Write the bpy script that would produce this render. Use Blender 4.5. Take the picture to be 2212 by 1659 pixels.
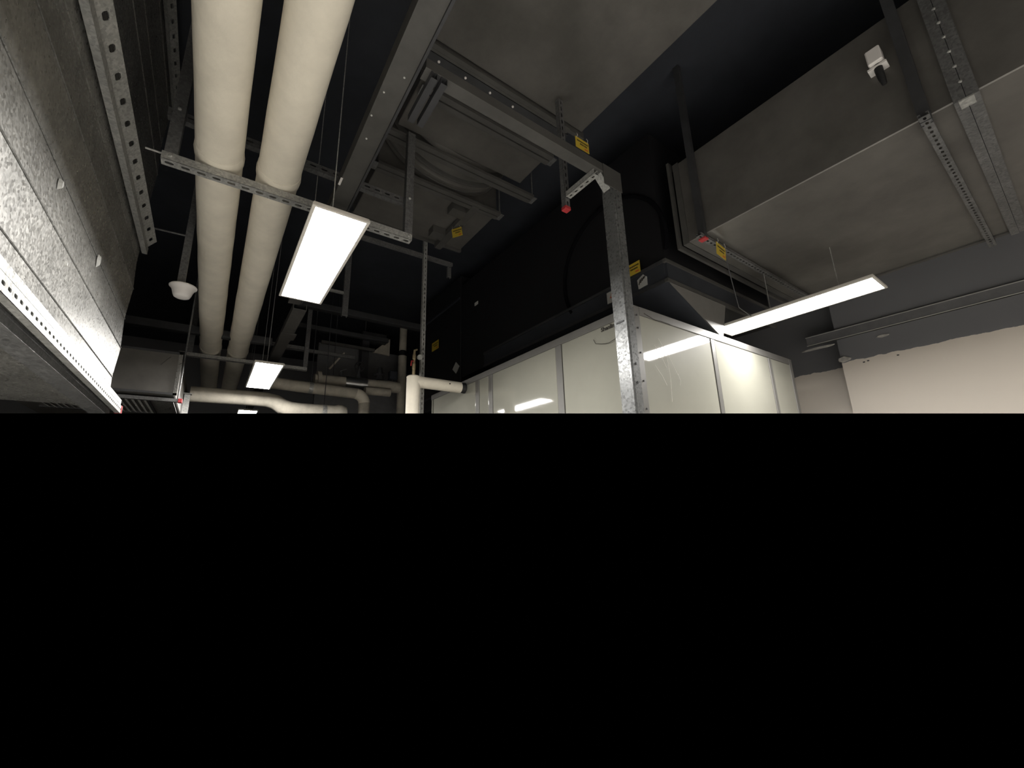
import bpy, bmesh, math, random
from mathutils import Vector, Matrix
random.seed(7)
for o in list(bpy.data.objects): bpy.data.objects.remove(o)
S = bpy.context.scene
COL = S.collection
EYE = 1.6                      # eye height above the floor; heights below are given from eye level
# ------------------------------------------------------------------ camera
YAW, PITCH, ROLL, FPX = math.radians(35.778), math.radians(14.185), math.radians(-1.633), 905.7
fw = Vector((math.sin(YAW)*math.cos(PITCH), math.cos(YAW)*math.cos(PITCH), math.sin(PITCH)))
rt = Vector((math.cos(YAW), -math.sin(YAW), 0)); up = rt.cross(fw)
c, s = math.cos(ROLL), math.sin(ROLL)
R_, U_ = c*rt + s*up, -s*rt + c*up
cam = bpy.data.objects.new('camera', bpy.data.cameras.new('camera')); COL.objects.link(cam)
cam.data.sensor_fit = 'HORIZONTAL'; cam.data.sensor_width = 36; cam.data.lens = 36*FPX/2212
cam.data.clip_start = .02
M = Matrix((R_, U_, -fw)).transposed().to_4x4(); M.translation = (0, 0, EYE); cam.matrix_world = M
S.camera = cam
# ------------------------------------------------------------------ world, exposure (the only light is LED panels, those behind the camera added)
w = bpy.data.worlds.new('world'); S.world = w; w.use_nodes = True
w.node_tree.nodes['Background'].inputs[0].default_value = (0, 0, 0, 1)
w.node_tree.nodes['Background'].inputs[1].default_value = 0
S.view_settings.view_transform = 'Standard'; S.view_settings.look = 'None'
S.view_settings.gamma = 1; S.view_settings.use_curve_mapping = False
S.view_settings.exposure = 3.0
LAMP = 16.0                    # radiance of every LED panel's diffuser
# ------------------------------------------------------------------ materials
def mat(name, col, rough=.5, metal=0., noise=.0, scale=8., bump=0., bscale=60., spec=.5, coat=0., col2=None, stretch=None):
    m = bpy.data.materials.new(name); m.use_nodes = True
    nt = m.node_tree; b = nt.nodes['Principled BSDF']
    b.inputs['Base Color'].default_value = (*col, 1); b.inputs['Roughness'].default_value = rough
    b.inputs['Metallic'].default_value = metal; b.inputs['Specular IOR Level'].default_value = spec
    b.inputs['Coat Weight'].default_value = coat; b.inputs['Coat Roughness'].default_value = .05
    tc = nt.nodes.new('ShaderNodeTexCoord'); mp = nt.nodes.new('ShaderNodeMapping')
    nt.links.new(tc.outputs['Object'], mp.inputs[0])
    if stretch: mp.inputs['Scale'].default_value = stretch
    if noise > 0 or col2:
        n = nt.nodes.new('ShaderNodeTexNoise'); n.inputs['Scale'].default_value = scale; n.inputs['Detail'].default_value = 6
        n.inputs['Roughness'].default_value = .65
        nt.links.new(mp.outputs[0], n.inputs[0])
        r = nt.nodes.new('ShaderNodeValToRGB'); r.color_ramp.elements[0].position = .35; r.color_ramp.elements[1].position = .68
        c2 = col2 or tuple(x*(1-noise) for x in col)
        r.color_ramp.elements[0].color = (*c2, 1); r.color_ramp.elements[1].color = (*col, 1)
        nt.links.new(n.outputs[0], r.inputs[0]); nt.links.new(r.outputs[0], b.inputs['Base Color'])
    if bump > 0:
        n2 = nt.nodes.new('ShaderNodeTexNoise'); n2.inputs['Scale'].default_value = bscale; n2.inputs['Detail'].default_value = 4
        nt.links.new(mp.outputs[0], n2.inputs[0])
        bp = nt.nodes.new('ShaderNodeBump'); bp.inputs['Strength'].default_value = bump; bp.inputs['Distance'].default_value = .004
        nt.links.new(n2.outputs[0], bp.inputs['Height']); nt.links.new(bp.outputs[0], b.inputs['Normal'])
    return m
def galv(name, base, rough, dark):
    """galvanised sheet: zinc spangle in colour and gloss, plus soft stains"""
    m = mat(name, base, rough, .4, noise=dark, scale=3.5)
    nt = m.node_tree; b = nt.nodes['Principled BSDF']
    tc = [n for n in nt.nodes if n.type == 'TEX_COORD'][0]
    v = nt.nodes.new('ShaderNodeTexVoronoi'); v.inputs['Scale'].default_value = 90
    nt.links.new(tc.outputs['Object'], v.inputs['Vector'])
    r = nt.nodes.new('ShaderNodeMapRange'); r.inputs['To Min'].default_value = rough-.13; r.inputs['To Max'].default_value = rough+.15
    sp = nt.nodes.new('ShaderNodeSeparateColor'); nt.links.new(v.outputs['Color'], sp.inputs[0])
    nt.links.new(sp.outputs[0], r.inputs['Value']); nt.links.new(r.outputs[0], b.inputs['Roughness'])
    mr = nt.nodes.new('ShaderNodeMapRange'); mr.inputs['To Min'].default_value = .72; mr.inputs['To Max'].default_value = 1.12
    nt.links.new(sp.outputs[1], mr.inputs['Value'])
    mm = nt.nodes.new('ShaderNodeMix'); mm.data_type = 'RGBA'; mm.blend_type = 'MULTIPLY'; mm.inputs[0].default_value = 1
    src = b.inputs['Base Color'].links[0].from_socket; nt.links.new(src, mm.inputs[6]); nt.links.new(mr.outputs[0], mm.inputs[7]); nt.links.new(mm.outputs[2], b.inputs['Base Color'])
    return m
MT = {}
MT['galv'] = galv('galvanised_sheet', (.27, .265, .25), .38, .35)
MT['columnzinc'] = galv('weathered_zinc_column', (.20, .205, .205), .36, .25)
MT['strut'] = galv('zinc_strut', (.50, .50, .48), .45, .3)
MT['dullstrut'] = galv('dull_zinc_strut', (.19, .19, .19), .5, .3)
MT['ductsteel'] = mat('dark_duct_sheet', (.165, .157, .145), .42, .35, noise=.35, scale=2.2, bump=.1, bscale=9)
MT['blackpaint'] = mat('black_sprayed_paint', (.034, .038, .048), .6, 0, noise=.3, scale=3, bump=.25, bscale=25)  # black raised and blued, the lamps' haze put into the colour
MT['blackduct'] = mat('black_insulation', (.006, .006, .008), .6, 0, noise=.3, scale=4)
MT['greysteel'] = mat('grey_painted_steel', (.10, .097, .092), .5, .2, noise=.25, scale=6, bump=.1)
MT['darksteel'] = mat('dark_painted_steel', (.06, .061, .065), .5, .2, noise=.3, scale=6)
MT['cream'] = mat('cream_insulation_wrap', (.84, .78, .66), .85, 0, noise=.12, scale=5, bump=.5, bscale=28)
MT['dirtycream'] = mat('dusty_insulation_wrap', (.58, .535, .45), .85, 0, noise=.3, scale=6, bump=.5, bscale=28)
MT['foil'] = mat('aluminium_foil_sleeve', (.75, .75, .74), .3, 1, bump=.4, bscale=12)
MT['panel'] = mat('white_enamel_panel', (.30, .295, .25), .55, 0, noise=.05, scale=3, coat=.8, bump=.035, bscale=5, spec=.15)
MT['alu'] = mat('aluminium_rail', (.17, .165, .155), .45, .15, noise=.1, scale=10)
MT['white'] = mat('white_plastic', (.72, .69, .67), .5)
MT['lampframe'] = mat('lamp_frame_white', (.60, .57, .52), .45)
MT['tape'] = mat('white_paper_tape', (.80, .78, .72), .6, 0, noise=.25, scale=30, bump=.6, bscale=40)
MT['yellow'] = mat('yellow_tag', (.50, .36, .035), .55)
MT['ink'] = mat('black_ink', (.02, .015, .012), .6)
MT['redink'] = mat('orange_red_ink', (.55, .10, .03), .6)
MT['red'] = mat('red_plastic_cap', (.42, .035, .04), .6)
MT['string'] = mat('white_cord', (.6, .58, .54), .8)
MT['brass'] = mat('brass_fitting', (.45, .36, .22), .4, .7)
MT['black'] = mat('black_rubber', (.012, .012, .013), .6, bump=.5)
MT['plaster'] = mat('rough_plaster', (.55, .53, .50), .9, 0, noise=.3, scale=25, bump=1, bscale=60)
MT['floor'] = mat('pale_epoxy_floor', (.84, .82, .77), .5, 0, noise=.15, scale=2)
MT['trunk'] = mat('grey_trunking', (.16, .16, .165), .6, 0, noise=.2, scale=8)
MT['matte'] = mat('matt_black_rim', (.004, .004, .005), .95, spec=.05)
MT['plate'] = mat('grey_label', (.45, .45, .43), .5)
def lampmat(name, rad):
    m = bpy.data.materials.new(name); m.use_nodes = True
    b = m.node_tree.nodes['Principled BSDF']; b.inputs['Base Color'].default_value = (.8, .8, .8, 1)
    b.inputs['Emission Color'].default_value = (1.0, .975, .935, 1); b.inputs['Emission Strength'].default_value = rad
    return m
MT['led'] = lampmat('led_diffuser', LAMP); MT['led_soft'] = lampmat('led_diffuser_weaker_lamp', LAMP*.4)   # the right hand row burns weaker
def wallmat():
    """cream wall paint below, black spray paint above a ragged line"""
    m = mat('two_tone_wall_paint', (.62, .56, .49), .8, 0)
    nt = m.node_tree; b = nt.nodes['Principled BSDF']; g = nt.nodes.new('ShaderNodeNewGeometry'); sx = nt.nodes.new('ShaderNodeSeparateXYZ')
    nt.links.new(g.outputs['Position'], sx.inputs[0])
    n = nt.nodes.new('ShaderNodeTexNoise'); n.inputs['Scale'].default_value = 9; n.inputs['Detail'].default_value = 8; nt.links.new(g.outputs['Position'], n.inputs[0])
    a = nt.nodes.new('ShaderNodeMath'); a.operation = 'MULTIPLY_ADD'; a.inputs[1].default_value = .05
    nt.links.new(n.outputs[0], a.inputs[0]); nt.links.new(sx.outputs[2], a.inputs[2])
    gt = nt.nodes.new('ShaderNodeMath'); gt.operation = 'GREATER_THAN'; gt.inputs[1].default_value = EYE+1.357+.025
    nt.links.new(a.outputs[0], gt.inputs[0])
    mx = nt.nodes.new('ShaderNodeMix'); mx.data_type = 'RGBA'; mx.inputs[6].default_value = (.68, .62, .55, 1); mx.inputs[7].default_value = (.17, .171, .182, 1)  # upper black lifted to grey, lamp glare partly put into it
    nt.links.new(gt.outputs[0], mx.inputs[0]); nt.links.new(mx.outputs[2], b.inputs['Base Color'])
    return m
MT['wall'] = wallmat()
# ------------------------------------------------------------------ geometry helpers
class G:
    def __init__(s): s.v = []; s.f = []
    def quadbox(s, x0, x1, y0, y1, z0, z1):
        i = len(s.v)
        s.v += [(x, y, z) for z in (z0, z1) for y in (y0, y1) for x in (x0, x1)]
        s.f += [tuple(i+k for k in q) for q in ((0,2,3,1),(4,5,7,6),(0,1,5,4),(2,6,7,3),(0,4,6,2),(1,3,7,5))]
        return s
    def poly(s, pts):
        i = len(s.v); s.v += [tuple(p) for p in pts]; s.f.append(tuple(range(i, i+len(pts)))); return s
    def prism(s, a, b):
        """two matching rings of points joined into a closed solid"""
        n = len(a); i = len(s.v); s.v += [tuple(p) for p in a]+[tuple(p) for p in b]
        s.f += [tuple(range(i+n-1, i-1, -1)), tuple(range(i+n, i+2*n))]
        s.f += [(i+k, i+(k+1) % n, i+n+(k+1) % n, i+n+k) for k in range(n)]
        return s
    def bar(s, p, q, wd, ht, upv=(0, 0, 1)):
        """rectangular bar from p to q (centre line)"""
        p, q = Vector(p), Vector(q); d = (q-p).normalized(); u = Vector(upv); u = (u-u.dot(d)*d).normalized(); r = d.cross(u)
        ring = lambda o: [o+r*a*wd/2+u*b*ht/2 for a, b in ((-1,-1),(1,-1),(1,1),(-1,1))]
        return s.prism(ring(p), ring(q))
    def tube(s, pts, rad, n=16, cap=True):
        pts = [Vector(p) for p in pts]; rr = rad if isinstance(rad, (list, tuple)) else [rad]*len(pts)
        i0 = len(s.v); u = None
        for k, p in enumerate(pts):
            d = (pts[min(k+1, len(pts)-1)]-pts[max(k-1, 0)]).normalized()
            if u is None: u = d.orthogonal().normalized()
            u = (u-u.dot(d)*d).normalized(); r = d.cross(u)
            s.v += [tuple(p+(u*math.cos(2*math.pi*j/n)+r*math.sin(2*math.pi*j/n))*rr[k]) for j in range(n)]
        for k in range(len(pts)-1):
            for j in range(n):
                a = i0+k*n; s.f.append((a+j, a+(j+1) % n, a+n+(j+1) % n, a+n+j))
        if cap:
            s.f.append(tuple(i0+j for j in range(n-1, -1, -1))); e = i0+(len(pts)-1)*n; s.f.append(tuple(e+j for j in range(n)))
        return s
    def lathe(s, c, axis, prof, n=24):
        """profile of (distance along axis, radius)"""
        c = Vector(c); a = Vector(axis).normalized()
        return s.tube([c+a*t for t, _ in prof], [max(r, .0005) for _, r in prof], n) if len(set(t for t, _ in prof)) == len(prof) else s
CUT = Vector((-.0801530, -.1598552, .983881))
# The photograph's record ends here: it shows nothing below this sight plane (its lower part is blank),
# so nothing is modelled below it; things that run on downwards stop at it.
def obj(name, g, m, parent=None, smooth=False, clip=True, bevel=0):
    me = bpy.data.meshes.new(name); me.from_pydata(g.v, [], g.f)
    bm = bmesh.new(); bm.from_mesh(me); bmesh.ops.recalc_face_normals(bm, faces=bm.faces)
    if bevel:
        bmesh.ops.bevel(bm, geom=list(bm.edges), offset=bevel, segments=1, affect='EDGES', profile=.7)
    if clip and any(v.co.dot(CUT) < 0 for v in bm.verts):
        bm.verts.ensure_lookup_table()
        if all(v.co.dot(CUT) < 0 for v in bm.verts):
            bm.free(); bpy.data.meshes.remove(me); return None
        r = bmesh.ops.bisect_plane(bm, geom=bm.verts[:]+bm.edges[:]+bm.faces[:], plane_co=(0, 0, 0), plane_no=CUT, clear_inner=True)
        ed = [e for e in r['geom_cut'] if isinstance(e, bmesh.types.BMEdge)]
        if ed: bmesh.ops.holes_fill(bm, edges=ed, sides=0)
    bmesh.ops.translate(bm, vec=(0, 0, EYE), verts=bm.verts)
    for f in bm.faces: f.smooth = smooth
    bm.to_mesh(me); bm.free()
    if smooth:
        try: me.set_sharp_from_angle(angle=math.radians(35))
        except Exception: pass
    o = bpy.data.objects.new(name, me); COL.objects.link(o)
    me.materials.append(MT[m])
    if parent: o.parent = parent; o.matrix_parent_inverse = parent.matrix_basis.inverted()
    return o
def thing(name, label, cat, loc=(0, 0, 0), group=None):
    o = bpy.data.objects.new(name, None); COL.objects.link(o); o.location = (loc[0], loc[1], loc[2]+EYE); o.empty_display_size = .1
    o['label'] = label; o['category'] = cat
    if group: o['group'] = group
    return o
def tag(o, label, cat, group=None):
    o['label'] = label; o['category'] = cat
    if group: o['group'] = group
    return o
def struct(o): o['kind'] = 'structure'; return o
def box(name, x0, x1, y0, y1, z0, z1, m, parent=None, **k): return obj(name, G().quadbox(x0, x1, y0, y1, z0, z1), m, parent, **k)
def strut_mesh(p, q, face, w=.05, h=.05, pitch=.06, slot=(.032, .013), t=.003, slots=True, g=None):
    """C-section strut from p to q: its web faces `face` and carries oblong slots, two flanges with lips behind it"""
    g = g or G(); p, q = Vector(p), Vector(q); d = (q-p).normalized(); L = (q-p).length
    n = Vector(face); n = (n-n.dot(d)*d).normalized(); r = d.cross(n)
    P = lambda a, b, cc: p+d*a+r*b-n*cc          # cc = depth behind the web's outer face
    k = max(1, int(L/pitch)); pt = L/k; sl, sw = slot[0]/2, slot[1]/2
    if slots:
        for i in range(k):
            cx = (i+.5)*pt
            O = [(-pt/2, -w/2), (-sl*.5, -w/2), (sl*.5, -w/2), (pt/2, -w/2), (pt/2, w/2), (sl*.5, w/2), (-sl*.5, w/2), (-pt/2, w/2)]
            I = [(-sl, -sw*.5), (-sl*.65, -sw), (sl*.65, -sw), (sl, -sw*.5), (sl, sw*.5), (sl*.65, sw), (-sl*.65, sw), (-sl, sw*.5)]
            i0 = len(g.v)
            for cc in (0, t):
                g.v += [tuple(P(cx+a, b, cc)) for a, b in O]+[tuple(P(cx+a, b, cc)) for a, b in I]
            for j in range(8):
                j2 = (j+1) % 8
                g.f.append((i0+j, i0+j2, i0+8+j2, i0+8+j)); g.f.append((i0+16+j2, i0+16+j, i0+24+j, i0+24+j2))
                g.f.append((i0+8+j, i0+8+j2, i0+24+j2, i0+24+j))
    else:
        g.prism([P(0, -w/2, 0), P(0, w/2, 0), P(0, w/2, t), P(0, -w/2, t)], [P(L, -w/2, 0), P(L, w/2, 0), P(L, w/2, t), P(L, -w/2, t)])
    for sg in (-1, 1):
        a, b = sg*w/2, sg*(w/2-t); e = sg*(w/2-.012)
        for (b0, b1, c0, c1) in ((a, b, t, h), (b, e, h-t, h)):
            g.prism([P(0, b0, c0), P(0, b1, c0), P(0, b1, c1), P(0, b0, c1)], [P(L, b0, c0), P(L, b1, c0), P(L, b1, c1), P(L, b0, c1)])
    return g
def strut(name, p, q, face, m='strut', parent=None, **k): return obj(name, strut_mesh(p, q, face, **k), m, parent)
def cap(p, q, face, w, h, parent, l=.022):
    """red plastic end cap on a strut's end q"""
    p, q = Vector(p), Vector(q); d = (q-p).normalized(); n = Vector(face).normalized(); cc = q-n*h/2
    return obj('end_cap', G().bar(cc-d*.006, cc+d*l, w+.008, h+.008, n), 'red', parent, bevel=.003)
def bolt(name, p, axis, r, parent, m='strut'):
    a = Vector(axis).normalized(); p = Vector(p)
    return obj(name, G().tube([p, p+a*r*.7, p+a*r*1.0], [r, r*.95, r*.5], 6), m, parent)
# ================================================================== THE ROOM
CEIL = 3.55
fx, fy = math.sin(YAW), math.cos(YAW)
def fl(a, b): return (a*fx+b*fy, a*fy-b*fx, -EYE)
fo = obj('floor', G().prism([fl(2.7, -6), fl(2.7, 4.6), fl(-6, 4.6), fl(-6, -6)], [Vector(fl(2.7, -6))-Vector((0,0,.1)), Vector(fl(2.7, 4.6))-Vector((0,0,.1)), Vector(fl(-6, 4.6))-Vector((0,0,.1)), Vector(fl(-6, -6))-Vector((0,0,.1))]), 'floor', clip=False); struct(fo)
struct(box('ceiling', -4.6, 6.6, -6, 12.2, CEIL, CEIL+.15, 'blackpaint', clip=False))
wr = struct(box('wall_right', 6.25, 6.45, -6, 12.2, -EYE, CEIL, 'wall'))
box('pilaster', 6.0, 6.249, -6, 1.60, -EYE, CEIL, 'wall', wr)
struct(box('wall_left', -4.6, -4.4, -6, 12.2, -EYE, CEIL, 'wall'))
struct(box('wall_back', -4.4, 6.25, 12, 12.2, -EYE, CEIL, 'wall'))
struct(box('wall_front', -4.4, 6.25, -6.2, -6, -EYE, CEIL, 'wall', clip=False))
# plaster left-overs on the right wall
def blob(name, y0, y1, z0, z1, x, par, n=9, seed=1, th=.012, m='plaster'):
    rnd = random.Random(seed); cy, cz = (y0+y1)/2, (z0+z1)/2
    ring = [(cy+(y1-y0)/2*math.cos(6.283*k/n)*rnd.uniform(.75, 1.05), cz+(z1-z0)/2*math.sin(6.283*k/n)*rnd.uniform(.75, 1.05)) for k in range(n)]
    a = [(x, y, z) for y, z in ring]; b = [(x-th, cy+(y-cy)*.85, cz+(z-cz)*.85) for y, z in ring]
    return obj(name, G().prism(a, b), m, par)
blob('plaster_patch', 1.50, 1.64, 1.355, 1.43, 5.999, wr, 10, 3, .03)
blob('plaster_patch', 1.58, 2.02, 1.585, 1.62, 5.999, wr, 12, 4, .01)
blob('plaster_patch', 1.12, 1.24, 1.545, 1.58, 5.999, wr, 9, 5, .012)
for (yy, zz) in ((1.38, 1.305), (1.34, 1.31), (1.08, 1.305)): blob('chip', yy, yy+.03, zz, zz+.018, 5.9995, wr, 6, int(yy*100), .004, 'darksteel')
tr = thing('cable_trunking', 'long flat grey cable trunking fixed along the black upper right wall', 'trunking', (5.96, -2, 1.64))
box('trunking_body', 5.965, 5.999, -5.9, 1.9, 1.645, 1.755, 'trunk', tr, bevel=.004)
for zz in (1.645, 1.752): box('lip', 5.955, 5.999, -5.9, 1.9, zz, zz+.007, 'plate', tr)
# ================================================================== BIG GALVANISED DUCT ON THE LEFT
X0 = -.65; YE = 4.08
ld = thing('galvanised_duct', 'huge galvanised sheet metal duct with lapped horizontal ribs beside the twin pipes', 'duct', (X0-.8, 0, .65))
zs = [.655, .875, 1.10, 1.33, 1.58, 1.82, 2.10, 2.34, 2.62, 2.9, 3.2, CEIL-.01]
for k in range(len(zs)-1):
    z0, z1 = zs[k], zs[k+1]; t0, t1 = ((.0, .013) if k % 2 else (.013, .0))
    g = G().prism([(X0+t0, -5, z0), (X0+t1, -5, z1-.001), (X0-.03, -5, z1-.001), (X0-.03, -5, z0)], [(X0+t0, YE, z0), (X0+t1, YE, z1-.001), (X0-.03, YE, z1-.001), (X0-.03, YE, z0)])
    ss = obj('sheet_strip', g, 'galv', ld)
    if k: obj('lap_edge', G().tube([(X0+t0+.001, -5, z0+.004), (X0+t0+.001, YE, z0+.004)], .004, 6), 'galv', ss)
for k, (a, b) in enumerate(((-.82, -.655), (-1.25, -.82), (-1.7, -1.25), (-2.3, -1.7))):
    box('bottom_sheet', a+.003, b-.003, -5, YE, .655+(.006 if k % 2 else 0), .69, 'galv', ld)
box('end_sheet', -2.3, X0-.032, YE-.03, YE, .7, CEIL-.01, 'galv', ld)
for (yy, zz, a, b) in ((2.27, 1.28, .012, .03), (3.04, 1.31, .014, .04), (2.55, 1.05, .008, .015)):
    rnd = random.Random(int(yy*10)); n = 10
    ring = [(yy+a*math.cos(.6283*k)*rnd.uniform(.7, 1.1), zz+b*math.sin(.6283*k)*rnd.uniform(.7, 1.1)) for k in range(n)]
    obj('sealant_dab', G().prism([(X0+.006, y, z) for y, z in ring], [(X0+.019, yy+(y-yy)*.6, zz+(z-zz)*.6) for y, z in ring]), 'plate', ld)
def rail(z, y1, w, label, red=False, pitch=.085, y0=-1.6, face=(1, 0, 0), slot=(.03, .014)):
    t = thing('strut_rail', label, 'strut', (X0+.04, 0, z))
    # web faces the room, flange turned down in front of the sheet
    strut('slotted_web', (X0+.02+.045, y0, z), (X0+.02+.045, y1, z), face, 'strut', t, w=w, h=.03, pitch=pitch, slot=slot)
    if red: cap((X0+.065, y0, z), (X0+.065, y1, z), (1, 0, 0), w, .03, t)
    return t
r1 = rail(2.0, 4.10, .085, 'slotted zinc strut rail running along the middle of the big ribbed duct', pitch=.16, face=(1, 0, -.75), slot=(.046, .03))
obj('angle_lip', G().quadbox(X0+.018, X0+.05, -1.6, 4.09, 1.90, 1.952), 'strut', r1)
rail(3.30, 4.10, .07, 'slotted zinc strut rail high up on the big ribbed duct', pitch=.12, face=(1, 0, -.75), slot=(.04, .022))
r3 = rail(.665, 4.22, .055, 'slotted zinc strut rail with red end cap along the big ribbed duct\'s lower edge', red=True, pitch=.055, y0=-1.6)
obj('top_flange', G().quadbox(X0+.018, X0+.06, -1.6, 4.2, .70, .735), 'strut', r3)
for k in range(14): bolt('screw', (X0+.03, 2.0+k*.16, .735), (0, 0, 1), .006, r3, 'darksteel')
strut('under_channel', (X0-.03, -1.6, .60), (X0-.03, 4.15, .60), (0, 0, -1), 'dullstrut', r3, w=.09, h=.05, slots=False)
# ================================================================== TWIN INSULATED PIPES
def pipe_run(pts, r, n=24, wob=.004, seed=0, step=.25):
    rnd = random.Random(seed); out = []; rr = []
    for a, b in zip(pts[:-1], pts[1:]):
        a, b = Vector(a), Vector(b); k = max(1, int((b-a).length/step))
        for i in range(k): out.append(a.lerp(b, i/k)); rr.append(r+rnd.uniform(-wob, wob))
    out.append(Vector(pts[-1])); rr.append(r)
    return G().tube(out, rr, n)
PZ = 2.106
for i, (px, lab) in enumerate(((-.177, 'thick cream insulated pipe, the one of the pair beside the big ribbed duct'), (.152, 'thick cream insulated pipe, the one of the pair beside the LED panels'))):
    t = thing('insulated_pipe', lab, 'pipe', (px, 0, PZ))
    obj('insulation', pipe_run([(px, -4, PZ), (px, 10.4, PZ)], .126, 32, .0022, i), 'cream', t, True)
    for yy in (2.83, 7.08):
        k = 28; prof = [(-.07, .1275), (-.04, .130), (-.015, .1335), (.02, .132), (.05, .1275)]
        obj('wrap_joint', G().tube([(px, yy+a, PZ) for a, _ in prof], [b for _, b in prof], k), 'cream', t, True)
# ---- pipe trapezes
def trapeze(y, label, m):
    t = thing('pipe_trapeze', label, 'pipe support', (.32, y, 1.92), 'frames that carry the twin pipes')
    strut('lower_bar', (-.44, y, 1.92), (1.09, y, 1.92), (0, 0, -1), m, t, w=.062, h=.052, pitch=.075, slot=(.042, .022))
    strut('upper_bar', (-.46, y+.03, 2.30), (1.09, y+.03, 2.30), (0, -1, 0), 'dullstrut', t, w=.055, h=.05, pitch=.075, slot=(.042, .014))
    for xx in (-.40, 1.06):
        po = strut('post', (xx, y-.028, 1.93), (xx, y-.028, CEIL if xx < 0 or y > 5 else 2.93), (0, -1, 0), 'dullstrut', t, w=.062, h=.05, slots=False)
        for zz in (1.95, 2.29): bolt('bolt', (xx, y-.028, zz), (0, -1, 0), .011, po)
    obj('threaded_rod', G().tube([(-.52, y+.02, 1.985), (-.40, y+.02, 1.985)], .006, 8), 'strut', t)
    return t
trapeze(2.83, 'slotted strut frame carrying the twin pipes in front of the first LED panel', 'strut')
trapeze(7.08, 'slotted strut frame carrying the twin pipes behind the second LED panel', 'strut')
# ================================================================== LED PANELS
def led(x0, x1, y0, y1, z, label, drops, group=None, rad='led'):
    t = thing('led_panel_light', label, 'ceiling light', ((x0+x1)/2, (y0+y1)/2, z), group)
    f = .016
    obj('diffuser', G().poly([(x0+f, y0+f, z+.004), (x1-f, y0+f, z+.004), (x1-f, y1-f, z+.004), (x0+f, y1-f, z+.004)]), rad, t)
    for (a, b, cc, d) in ((x0, x1, y0, y0+f), (x0, x1, y1-f, y1), (x0, x0+f, y0+f, y1-f), (x1-f, x1, y0+f, y1-f)):
        box('frame_rail', a, b, cc, d, z, z+.014, 'lampframe', t)
    box('back_plate', x0+.004, x1-.004, y0+.004, y1-.004, z+.0142, z+.024, 'lampframe', t)
    for (dx, dy, zt) in drops:
        obj('suspension_rod', G().tube([(dx, dy, z+.024), (dx, dy, zt)], .003, 8), 'strut', t)
        box('clip', dx-.02, dx+.02, dy-.015, dy+.015, z+.024, z+.05, 'lampframe', t)
    return t
ZL = 1.42
led(.270, .556, 2.04, 3.25, ZL, 'lit rectangular LED panel nearest the slotted strut frame with the twin pipes', [(.41, 2.3, CEIL), (.41, 3.0, CEIL)])
led(.270, .562, 5.12, 6.43, ZL, 'lit LED panel hanging midway along the row, over the far pipe header', [(.41, 5.4, CEIL), (.41, 6.1, CEIL)])
led(.290, .582, 8.22, 9.44, ZL, 'lit LED panel farthest down the row, beyond the pipe header', [(.43, 8.5, CEIL), (.43, 9.2, CEIL)])
led(3.745, 4.075, .70, 1.905, ZL, 'lit long LED panel hanging over the white air handling unit beside the black wall', [(3.91, .95, 1.845), (3.91, 1.46, 1.845)], rad='led_soft')
for (yy) in (-.44, -3.53): led(.27, .556, yy-.6, yy+.6, ZL, 'lit LED panel of the pipe row hanging behind the camera', [(.41, yy-.35, CEIL), (.41, yy+.35, CEIL)], 'LED panels behind the camera')  # unseen panels added to continue the row, for bounced light
for (yy) in (-1.8, -4.9): led(3.745, 4.06, yy-.6, yy+.6, ZL, 'lit LED panel of the right hand row hanging behind the camera', [(3.9, yy-.35, 1.845), (3.9, yy+.35, 1.845)], 'LED panels behind the camera', 'led_soft')  # this row's unseen panels are likewise added for bounce
# ================================================================== WHITE AIR HANDLING UNIT
AX0, AX1, AY0, AY1, AZ = 2.40, 5.06, 1.785, 5.25, 1.30
ah = thing('air_handling_unit', 'big white panelled air handling unit in aluminium rails with a dark maker\'s name', 'air handler', ((AX0+AX1)/2, (AY0+AY1)/2, -1.5))
rw = .068
ys = [AY0, 2.62, 3.74, 4.02, AY1]; xs = [AX0, 3.46, 4.53, AX1]
for k in range(len(ys)-1):
    a = ys[k]+(rw if k == 0 else rw*.65); b = ys[k+1]-(rw if k == len(ys)-2 else rw*.65)
    box('side_panel', AX0+.006, AX0+.03, a, b, -1.4, AZ-rw, 'panel', ah, bevel=.003)
for k in range(len(xs)-1):
    a = xs[k]+(rw if k == 0 else rw*.55); b = xs[k+1]-(rw if k == len(xs)-2 else rw*.55)
    box('front_panel', a, b, AY0+.006, AY0+.03, -1.4, AZ-rw, 'panel', ah, bevel=.003)
box('top_panel', AX0+.03, AX1-.03, AY0+.03, AY1-.03, AZ-.03, AZ-.004, 'panel', ah)
box('right_panel', AX1-.03, AX1-.006, AY0+.03, AY1, -1.4, AZ-.04, 'panel', ah)
box('rear_panel', AX0+.01, AX1-.01, AY1-.03, AY1, -1.4, AZ-.04, 'panel', ah)
box('side_top_rail', AX0, AX0+.045, AY0+rw, AY1, AZ-rw, AZ, 'alu', ah, bevel=.004)
box('front_top_rail', AX0+rw, AX1-rw, AY0, AY0+.045, AZ-rw, AZ, 'alu', ah, bevel=.004)
box('corner_post', AX0, AX0+rw, AY0, AY0+rw, -1.4, AZ, 'alu', ah, bevel=.005)
box('corner_post', AX1-rw, AX1, AY0, AY0+rw, -1.4, AZ, 'alu', ah, bevel=.005)
for yy in ys[1:-1]: box('side_post', AX0+.001, AX0+.03, yy-rw*.55, yy+rw*.55, -1.4, AZ-rw-.001, 'alu', ah, bevel=.002)
for xx in xs[1:-1]: box('front_post', xx-rw*.42, xx+rw*.42, AY0+.001, AY0+.03, -1.4, AZ-rw-.001, 'alu', ah, bevel=.002)
for zz in (1.22, 1.12, .93, .72, .52): bolt('screw', (AX0+.03, AY0-.001, zz), (0, -1, 0), .007, ah, 'darksteel')
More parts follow.
